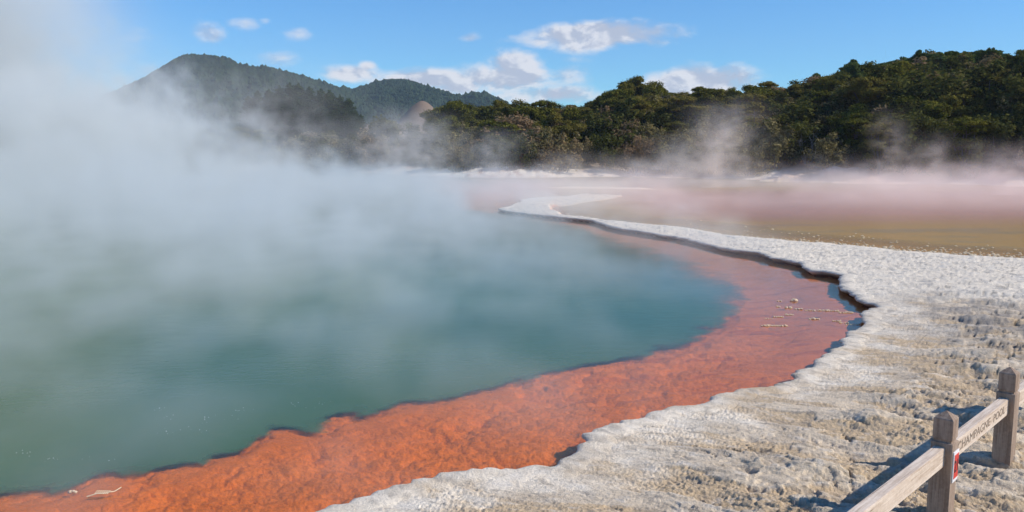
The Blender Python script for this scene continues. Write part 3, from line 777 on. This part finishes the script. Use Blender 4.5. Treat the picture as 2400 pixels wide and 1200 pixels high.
# pinewood on the right slope, row behind row
for i in range(112):
    row = i % 7; px = 1975 + ((i * 61.803) % 100) / 100 * (560 if row > 1 else 500) + RNG.uniform(-8, 8); bk = 66 - row * 6 + RNG.uniform(-2, 2)
    if row == 0: put('pine', px, 64, float(np.interp(px, *zip(*VEG_TOP))) + RNG.uniform(0, 13), .85, 'rounded green pine in the pinewood on the slope right of the low white cloud', 'pines massed on the right slope')
    else: fill('pine', px, bk, .6, .85, 'rounded green pine in the pinewood on the slope right of the low white cloud', 'pines massed on the right slope', 1.15)
for i in range(9):
    put('pine', 1905 + i * 13, 47 - i * 2, 180 + (i % 3) * 14, .7, 'rounded green pine in the thin front edge of the pinewood', 'pines at the front edge of the pinewood')
# spreading trees of the middle and upper bank
for i in range(34):
    px = 1010 + i * 30 + RNG.uniform(-9, 9); put('kanuka', px, 34 + RNG.uniform(-2, 2), float(np.interp(px, *zip(*VEG_TOP))) + RNG.uniform(2, 14), .8, 'dark olive spreading tree with layered foliage in the crowd on the upper bank', 'spreading trees crowding the upper bank')
for i in range(100):
    px = 1020 + ((i * 61.803) % 100) / 100 * 1500 + RNG.uniform(-12, 12); bk = (31 if px < 2000 else 24) - (i % 5) * (4.2 if px < 2000 else 3.) + RNG.uniform(-1.5, 1.5)
    if i % 4 == 1: fill('green', px, bk, 1.3, 2.3, 'large rounded olive bush among the spreading trees of the upper bank', 'large bushes of the upper bank', 1.2); continue
    fill('kanuka', px, bk, .5, .8, 'dark olive spreading tree with layered foliage in the crowd on the upper bank', 'spreading trees crowding the upper bank', 1.15)
# undergrowth under them
for i in range(64):
    px = 860 + ((i * 61.803) % 100) / 100 * 1650 + RNG.uniform(-12, 12); fill(['green', 'scrub'][i % 2], px, 22 + (i % 3) * 6 + RNG.uniform(-2, 2), .9, 1.5, 'bushy undergrowth shrub between the trees of the upper bank', 'undergrowth of the upper bank', 1.3)
# scrub falling to the water
for i in range(150):
    px = RNG.uniform(860, 2520); row = i % 4; bk = 4.5 + row * 4 + RNG.uniform(-1.3, 1.3)
    kind = RNG.choice(['scrub', 'scrub', 'thin', 'green', 'thin'] if px < 1950 else ['scrub', 'green', 'kanuka', 'green'])
    if px < 1050: bk += 2
    if 1780 < px < 2060 and row == 0: continue
    s = RNG.uniform(.85, 1.7) * (1.0 if kind != 'kanuka' else .45)
    lab = {'scrub': ('dense olive-brown scrub bush on the lower bank above the far shore', 'olive-brown scrub on the lower bank'), 'thin': ('thin see-through brownish scrub bush on the lower bank above the far shore', 'thin brown scrub on the lower bank'),
        'green': ('fresh green bush among the scrub on the lower bank', 'green bushes among the scrub'), 'kanuka': ('small dark layered tree low on the shaded bank below the pinewood', 'small trees below the pinewood')}[kind]
    put(kind, px, bk, None, s, *lab)
put('red', 1210, 4.2, None, 1.15, 'rust-red dying bush above the white beach on the far shore')
put('red', 1060, 5.5, None, .7, 'small reddish bush at the left end of the white beach')
for px, bk, s, l in ((1215, 17, 1.5, 'leafless grey shrub tangled among dark trees above the white beach'), (1545, 27, 1.4, 'bare grey branches right below the tall flat-topped tree'), (2190, 16, 1.5, 'leafless grey shrub on the shaded bank below the pinewood'), (1890, 10, 1., 'bare twiggy shrub up the slope left of the brown rock knoll')): put('dead', px, bk, None, s, l)
# conifer stand left of the clay mound and dark bush behind the steam
CON_TOP = [(600, 215), (640, 205), (690, 195), (730, 200), (770, 210), (800, 222), (830, 236), (848, 258)]
def put_far(kind, px, dist, top, lab, grp, wid=1.):
    A = azim(px); x, y = math.sin(A) * dist, math.cos(A) * dist; z = gz(x, y); sz = (elev_z(px, top, dist) - z) / HB[kind]
    plant(kind, x, y, z, sz * wid, sz, lab, grp)
for i in range(48):
    px = 590 + (i * 61.8) % 255 + RNG.uniform(-5, 5); row = i % 3; put_far('conifer', px, 212 - row * 9, np.interp(px, *zip(*CON_TOP)) + row * 16 + RNG.uniform(-2, 12), 'dark pointed conifer in the stand before the distant hills', 'conifers in the stand before the hills', 1.35)
for i in range(34):
    px = 215 + i * 12.5 + RNG.uniform(-8, 8); row = i % 2; put_far('kanuka' if i % 3 else 'conifer', px, 165 - row * 18, 300 + row * 28 + RNG.uniform(-14, 16), 'dim dark tree half hidden in the steam below the big hill', 'trees half hidden in the steam', 1.0)
for i in range(16):
    px = 700 + i * 12 + RNG.uniform(-5, 5); put_far('green' if i % 2 else 'scrub', px, 128 + (i % 3) * 9, 318 + RNG.uniform(-10, 14), 'green bush at the foot of the conifer stand', 'bushes below the conifer stand', 1.3)
print('plants', n_pl)

# ---------------------------------------------------------------- wooden fence at the right
def wood_mat(name, a, b, horiz=False):
    m, t = mat(name); tc = t.nodes.new('ShaderNodeTexCoord'); X, Y, Z = sep(tc.outputs['Object'])
    P = comb(X * (3. if horiz else 60.), Y * 60., Z * (60. if horiz else 3.))
    g = E(noise(P, 1., 5, .65, .6)); P2 = comb(X * (1. if horiz else 9.), Y * 9., Z * (9. if horiz else 1.)); g2 = E(noise(P2, 1.5, 4, .6, .5))
    n3 = E(noise(tc.outputs['Object'], 40, 4, .7))
    c = mixrgb(t, step(g * .6 + g2 * .4 + (n3 - .5) * .25, .32, .68), a, b)
    crack = step(g, .36, .30); c = mixrgb(t, crack * .75, c, (.05, .035, .03, 1))
    p = nd(t, 'ShaderNodeBsdfPrincipled', Base_Color=c, Roughness=.85, Normal=bump(t, g + n3 * .3, .6, .004)); p.inputs['Specular IOR Level'].default_value = .2
    out(t, p.outputs[0]); return m
M_POST = wood_mat('post_wood', (.20, .135, .095, 1), (.40, .30, .225, 1)); M_RAIL = wood_mat('rail_wood', (.46, .345, .25, 1), (.76, .635, .51, 1), True)
M_GROOVE_SHADE = bark_mat('groove_shade', (.14, .10, .07, 1), (.25, .19, .14, 1))  # brown that paints in the shade of cut wood
def plain(name, col, rough=.5):
    m, t = mat(name); g = t.nodes.new('ShaderNodeNewGeometry').outputs['Position']; n = E(noise(g, 60, 4, .6)); f = .8 + n * .4
    p = nd(t, 'ShaderNodeBsdfPrincipled', Base_Color=mixrgb(t, 1., col, comb(f, f, f), 'MULTIPLY'), Roughness=rough); out(t, p.outputs[0]); return m
M_RED = plain('red_enamel', (.62, .05, .035, 1)); M_WHITE = plain('white_enamel', (.78, .76, .74, 1)); M_BLACK = plain('dark_print', (.03, .02, .02, 1))
import bmesh
def bevel_mesh(me, w, seg=2):
    bm = bmesh.new(); bm.from_mesh(me); bmesh.ops.bevel(bm, geom=[e for e in bm.edges if len(e.link_faces) == 2 and e.calc_face_angle(0) > .3], offset=w, segments=seg, affect='EDGES', profile=.6); bm.to_mesh(me); bm.free(); return me
def loops_mesh(name, loops, m, w=.004):
    k = len(loops[0]); V = [p for l in loops for p in l]; bm = bmesh.new(); vs = [bm.verts.new(p) for p in V]
    for i in range(len(loops) - 1):
        for j in range(k): bm.faces.new((vs[i * k + j], vs[i * k + (j + 1) % k], vs[(i + 1) * k + (j + 1) % k], vs[(i + 1) * k + j]))
    bm.faces.new(vs[:k][::-1]); bm.faces.new(vs[-k:])
    bmesh.ops.recalc_face_normals(bm, faces=bm.faces)
    me = bpy.data.meshes.new(name); bm.to_mesh(me); bm.free(); me.materials.append(m)
    return bevel_mesh(me, w) if w else me
def box_mesh(name, x0, x1, y0, y1, z0, z1, m, w=.004):
    q = [(x0, y0), (x1, y0), (x1, y1), (x0, y1)]; return loops_mesh(name, [[(a, b, z0) for a, b in q], [(a, b, z1) for a, b in q]], m, w)
PH = .89; PW = .148
p2 = ground(2350, 1091, .19); 
def axis_at(px, py, z): g = ground(px, py, z); return g
p1 = ground(2219, 965, .19 + PH)
p2 = (p2 + ground(2367, 861, .19 + PH)) / 2
fd = (p2 - p1); SP = float(np.hypot(*fd)); fd /= SP; fang = math.atan2(fd[1], fd[0])
print('fence', p1, p2, SP, math.degrees(fang))
fence = empty('wooden_fence', (p1[0], p1[1], .198), fang)
tag(fence, 'weathered low timber post-and-rail fence with CHAMPAGNE POOL carved in one rail', 'fence')
def post_loops():
    h = PW / 2; g = h - .010
    prof = [(h, -.25), (h, PH - .226), (g - .004, PH - .219), (g - .004, PH - .206), (h - .007, PH - .200), (h - .007, PH - .052), (h - .012, PH - .045), (.004, PH)]
    return [[(-a, -a, z), (a, -a, z), (a, a, z), (-a, a, z)] for a, z in prof]
post_me = loops_mesh('post', post_loops(), M_POST, .0016)
posts = []
for k in (-1, 0, 1, 2):
    o = add('post', post_me, fence, (k * SP * (1.55 if k < 0 else 1), 0, 0)); o.rotation_euler = (0, 0, (0, .02, -.015, .01)[k + 1]); posts.append(o)
RT, RB, RW = PH - .270, PH - .412, .076
q = RW / 2
rprof = [(-q, RB), (q, RB), (q, RT - .0), (-q, RT - .0)]
rail_me = loops_mesh('rail', [[(x, b, z) for b, z in rprof] for x in (.012, SP - .012)], M_RAIL, .006)
rails = []
rail_long = loops_mesh('rail', [[(x, b, z) for b, z in rprof] for x in (SP - SP * 1.55 + .012, SP - .012)], M_RAIL, .006)
for k in (-1, 0, 1):
    o = add('rail', rail_long if k < 0 else rail_me, fence, (k * SP, .012, (0.012, 0, -.01)[k + 1])); rails.append(o)
# dark mortise round each rail end
mor = box_mesh('mortise', -.002, PW + .002, -q - .012, q + .010, RB - .006, RT + .016, M_GROOVE_SHADE, 0)
def text_mesh(s, size, depth, m, width=None):
    c = bpy.data.curves.new('lettering', 'FONT'); c.body = s; c.size = size; c.extrude = depth; c.align_x = 'CENTER'; c.align_y = 'CENTER'; c.offset = 0
    o = bpy.data.objects.new('lettering', c); COL.objects.link(o); dg = bpy.context.evaluated_depsgraph_get(); dg.update()
    me = bpy.data.meshes.new_from_object(o.evaluated_get(dg)); bpy.data.objects.remove(o); bpy.data.curves.remove(c)
    v = np.zeros(len(me.vertices) * 3); me.vertices.foreach_get('co', v); v = v.reshape(-1, 3)
    if width: v[:, 0] *= width / (v[:, 0].max() - v[:, 0].min()); me.vertices.foreach_set('co', v.ravel())
    me.materials.clear(); me.materials.append(m); return me
for word, at, wd in (('CHAMPAGNE', .385, .50), ('POOL', .79, .20)):
    o = add('word_shade', text_mesh(word, .098, .0012, M_GROOVE_SHADE, SP * wd), rails[1], (SP * at, -q - .0004, (RT + RB) / 2)); o.rotation_euler = (math.pi / 2, 0, 0)  # thin raised letters, coloured like the shade inside cut ones
# small numbered plate on the side of the near post
pl = add('number_plate', box_mesh('number_plate', -.062, .062, -.010, 0, -.115, .115, M_WHITE, .002), posts[1], (0.004, -PW / 2 - .0005, PH - .40))
add('plate_face', box_mesh('plate_face', -.05, .05, -.0125, -.0095, -.088, .092, M_RED, 0), posts[1], (0.004, -PW / 2 - .0005, PH - .40))
o = add('plate_number', text_mesh('21', .13, .0012, M_BLACK, .082), posts[1], (0.004, -PW / 2 - .0142, PH - .40)); o.rotation_euler = (math.pi / 2, 0, 0)

# ---------------------------------------------------------------- small things on and in the pool
M_NOD = plain('sinter_nodule', (.62, .47, .30, 1), .9)
def nodule(px, py, L, H, n, seed, lab, grp):
    r = np.random.RandomState(seed); V0, F0 = ico(2); Vs, Fs = [], []
    for i in range(n):
        s = r.uniform(.5, 1) * H; c = ((i / max(n - 1, 1) - .5) * L + r.uniform(-.2, .2) * H, r.uniform(-.4, .4) * H, r.uniform(-.1, .25) * H)
        Vs.append(V0 * s * (1 + .4 * (r.rand(len(V0), 1) - .5)) * np.array([1.1, .9, .75]) + c); Fs.append(F0 + i * len(V0))
    g = ground(px, py); o = add('sinter_nodule', np_mesh('sinter_nodule', np.concatenate(Vs), np.concatenate(Fs), False, [M_NOD]), None, (g[0], g[1], .0)); tag(o, lab, 'rock', grp)
G1 = 'small crusted nodules standing in a row out of the orange shallows'
for i, (px, py, w, hgt) in enumerate([(1826, 706, .05, .03), (1860, 706, .05, .06), (1823, 719, .04, .03), (1847, 722, .07, .035), (1871, 725, .10, .035), (1897, 728, .16, .03), (1928, 728, .2, .03), (1950, 729, .2, .03), (1982, 733, .24, .025),
        (1850, 738, .12, .03), (1824, 743, .16, .022), (1802, 747, .12, .022), (1908, 748, .16, .035), (1961, 753, .12, .03), (1978, 757, .14, .022), (1996, 761, .2, .018)]):
    nodule(px, py, w, hgt, max(2, int(w / .03)), 300 + i, 'pale brown crusted nodule poking out of the orange shallows near the scalloped ledge', G1)
nodule(1815, 764, .42, .03, 16, 330, 'largest flat patch of pale yellow crust in the orange shallows', None)
nodule(172, 1153, .05, .02, 3, 331, 'small white pebble at the lip of the orange shelf', None)
def twig():
    b = TreeB(5); b.limb([(-.12, -.03, 0), (-.04, -.01, .02), (.03, .0, .02), (.09, .04, .02), (.13, .08, .04)], .006, .004, 5)
    for i in range(7): x = -.06 + i * .018; b.limb([(x, -.01, .015), (x + .008, .02, .035), (x + .02, .03, .02)], .005, .002, 4)
    b.limb([(.05, .01, .02), (.08, .0, .03)], .004, .002, 4)
    cm, tm = b.finish('twig', None, plain('bleached_twig', (.74, .62, .40, 1))); tm.name = 'twig'
    g = ground(240, 1162, 0); tag(add('twig', tm, None, (g[0], g[1], .005)), 'bleached pale twig snagged on the orange shelf', 'twig')
twig()
# pebbles along the brown lake margin: countless crumbs
def pebbles():
    r = np.random.RandomState(77); V0, F0 = ico(1); n = 900; Vs, Fs = [], []
    for i in range(n):
        t = r.rand() ** .8; px = 1600 + t * 900; py = np.interp(px, [a for a, b in LAKE_EDGE], [b for a, b in LAKE_EDGE]) - abs(r.randn()) * 5 * (.4 + t) + 2 - (r.rand() < .12) * r.uniform(0, 25)
        g = ground(px, py); s = r.uniform(.015, .05); Vs.append(V0 * s * np.array([1.2, 1, .6]) * (1 + .3 * (r.rand(len(V0), 1) - .5)) + np.array([g[0], g[1], .005])); Fs.append(F0 + i * len(V0))
    o = add('pebbles', np_mesh('pebbles', np.concatenate(Vs), np.concatenate(Fs), False, [plain('crust_crumb', (.55, .45, .30, 1), .9)])); tag(o, 'pale sinter crumbs scattered along the brown lake margin', 'pebbles', kind='stuff')
pebbles()
def foam():
    r = np.random.RandomState(78); V0, F0 = ico(1); Vs, Fs = [], []
    cent = [(372, 958), (386, 974), (390, 1014), (465, 1006), (560, 958), (62, 1060), (700, 948), (750, 945), (470, 985), (128, 1076), (220, 1077), (520, 980)]
    for i in range(70):
        cx, cy = cent[i % len(cent)] if i < 90 else (r.uniform(0, 1300), r.uniform(780, 1080)); g = ground(cx + r.randn() * 16, cy + r.randn() * 5); s = r.uniform(.0015, .004) * (1.8 if i < 4 else 1)
        Vs.append(V0 * s * np.array([1.3, 1.2, .5]) + np.array([g[0], g[1], .001])); Fs.append(F0 + i * len(V0))
    tag(add('foam_bubbles', np_mesh('foam_bubbles', np.concatenate(Vs), np.concatenate(Fs), True, [M_WHITE])), 'tiny white gas bubbles afloat on the green water', 'bubbles', kind='stuff')
foam()

# ---------------------------------------------------------------- steam
def steam_mat(name, col, dens, aniso=0.):
    m, t = mat(name); v = nd(t, 'ShaderNodeVolumePrincipled', Color=col, Density=dens, Anisotropy=aniso); out(t, None, v.outputs[0]); return m
def steam(name, lo, hi, vox, fn, m, label):
    t = bpy.data.node_groups.new(name, 'GeometryNodeTree'); t.interface.new_socket('Geometry', in_out='OUTPUT', socket_type='NodeSocketGeometry'); E.tree = t
    vc = t.nodes.new('GeometryNodeVolumeCube'); vc.inputs['Min'].default_value = lo; vc.inputs['Max'].default_value = hi
    for a, i in zip('XYZ', range(3)): vc.inputs['Resolution ' + a].default_value = max(2, int((hi[i] - lo[i]) / vox[i]))
    pos = t.nodes.new('GeometryNodeInputPosition').outputs[0]
    t.links.new(fn(pos).v, vc.inputs['Density'])
    sm = t.nodes.new('GeometryNodeSetMaterial'); sm.inputs['Material'].default_value = m; t.links.new(vc.outputs[0], sm.inputs[0])
    o = t.nodes.new('NodeGroupOutput'); t.links.new(sm.outputs[0], o.inputs[0])
    vd = bpy.data.volumes.new(name); vd.materials.append(m); ob = bpy.data.objects.new(name, vd); COL.objects.link(ob)
    md = ob.modifiers.new('fill', 'NODES'); md.node_group = t; tag(ob, label, 'steam', kind='stuff'); return ob
def gfbm(pos, sx, sy, sz, detail=4, rough=.55, dist=0., off=0.):
    X, Y, Z = sep(pos); return E(noise(comb(X * sx + off, Y * sy, Z * sz), 1., detail, rough, dist))
def pool_fn(pos):
    X, Y, Z = sep(pos); X = X + Z * .25                 # the steam drifts and leans
    n1 = gfbm(pos, .20, .14, .22, 5, .56, .5); n2 = gfbm(pos, .65, .45, .5, 5, .6, .6, 7.)
    n3 = gfbm(pos, 1.5, 1.1, 1.2, 3, .6, .5, 11.); n = n1 * .50 + n2 * .32 + n3 * .18
    H = 1.5 + mx(2. - X, 0.) * .25 + step(X, -17., -22.) * 9.5
    H = H * step(Y, 5., 34., .34, 1.)
    q = Z / H
    thr = step(q, .0, 1.15, .41, .70)
    body = step(n, thr, thr + .10) * step(n2, .30, .60, .25, 1.) + step(q, .9, .0) * .04
    D = step(Y, 3., 30., .19, .22) * step(X + Y * .02, 7., -5., .45, 1.) 
    cx_ = (X + 31.5) / 6.; cy_ = (Y - 48.) / 8.; col_ = E.m('EXPONENT', (cx_ * cx_ + cy_ * cy_) * -1.) * step(n, .34, .58) * .6
    edge = step(Y - X * .0, 4., 8.) * step(X - (Y - 8.) * .30, 4.5, 0.) * step(Y, 78., 66.) * step(X, -64., -50.)
    return body * D * edge * step(q, 1.4, .7) + col_
def lake_fn(pos):
    X, Y, Z = sep(pos)
    n1 = gfbm(pos, .10, .12, .35, 4, .55, .5); n2 = gfbm(pos, .5, .4, .9, 5, .6, .5, 3.)
    n3 = gfbm(pos, 1.1, .8, .75, 5, .68, .9, 5.); n = n1 * .55 + n2 * .45; q = Z / (.5 + step(n1 * .5 + n2 * .5, .38, .62) * 3.0)
    body = step(n - q * .32, .22, .50)
    D = step(Y, 31., 47.) * step(Y, 90., 76.) * step(X - (40. - Y) * .9, -2., 4.) * step(X, -8., 0.) * step(X, 62., 50.)
    tot = body * D * .06 * step(q, 1.1, .4)
    for (px, dist, rad, h, lean, d) in PLUMES:
        A = azim(px); cx, cy = math.sin(A) * dist, math.cos(A) * dist
        w = (Z * (.8 / h) + .45) * rad; dx = (X - cx - Z * lean) / w; dy = (Y - cy) / w; rr_ = dx * dx + dy * dy
        tot = tot + E.m('EXPONENT', rr_ * -1.2) * step(n1 * .2 + n2 * .35 + n3 * .45, .43, .58) * step(Z, h, h * .15) * (d * 1.3)
    return tot
PLUMES = [(560, 66, 7., 12, .1, .07), (650, 68, 5, 9., .1, .05), (780, 68, 4, 6.5, .1, .06), (860, 70, 3, 5, .1, .12), (1665, 70, 2.4, 8, .2, .42), (1600, 72, 2.2, 5., .0, .26), (1740, 72, 2.2, 5.0, .1, .2), (1140, 74, 2.6, 5.5, .1, .3), (1010, 72, 3., 7., -.1, .26), (1340, 76, 2.4, 3.5, .1, .14), (2080, 71, 1.3, 7.0, .05, .36), (2195, 70, 1.0, 5.0, -.05, .5), (2150, 70, 1.3, 4.0, .1, .3),
    (2340, 66, 2.5, 4.2, .1, .3), (1500, 76, 3., 3., .1, .10), (920, 70, 3., 7.5, .1, .3), (1250, 80, 2., 2.2, .1, .1)]
def vent_fn(pos):
    X, Y, Z = sep(pos); n = gfbm(pos, .5, .5, .45, 5, .62, .6); tot = None
    for (px, py, dist, rx, rz, d) in ((2120, 236, 108, 3.4, 1.6, .5), (2060, 225, 108, 2.2, 1.8, .4), (2190, 215, 108, 1.6, 2.2, .35), (2060, 245, 108, 3., 1.3, .4)):
        A = azim(px); cx, cy = math.sin(A) * dist, math.cos(A) * dist; cz = elev_z(px, py, dist); dx = (X - cx) / rx; dy = (Y - cy) / 2.; dz = (Z - cz) / rz
        g = E.m('EXPONENT', (dx * dx + dy * dy + dz * dz) * -1.) * step(n, .42, .66) * d; tot = g if tot is None else tot + g
    return tot
M_STEAM = steam_mat('pool_steam', (.865, .895, .885, 1), 1.0, .0); M_STEAM2 = steam_mat('lake_steam', (.985, .925, .87, 1), 1.0, .0)
steam('pool_steam', (-66, 4.5, .02), (9, 79, 17), (.29, .29, .25), pool_fn, M_STEAM, 'thick white steam drifting over the green pool')
steam('lake_steam', (-34, 26, .02), (60, 92, 13), (.36, .36, .18), lake_fn, M_STEAM2, 'low steam and rising plumes over the shallow lake')
steam('slope_steam', (45, 98, 4), (66, 116, 20), (.4, .4, .4), vent_fn, M_STEAM2, 'thin wisps of steam before the trees of the right slope')

# ---------------------------------------------------------------- haze
hz = add('haze', box_mesh('haze', -2600, 2600, -60, 3200, -9, 420, steam_mat('haze', (.62, .78, 1., 1), .00013, .0), 0)); tag(hz, 'thin blue air between here and the hills', 'haze', kind='stuff')
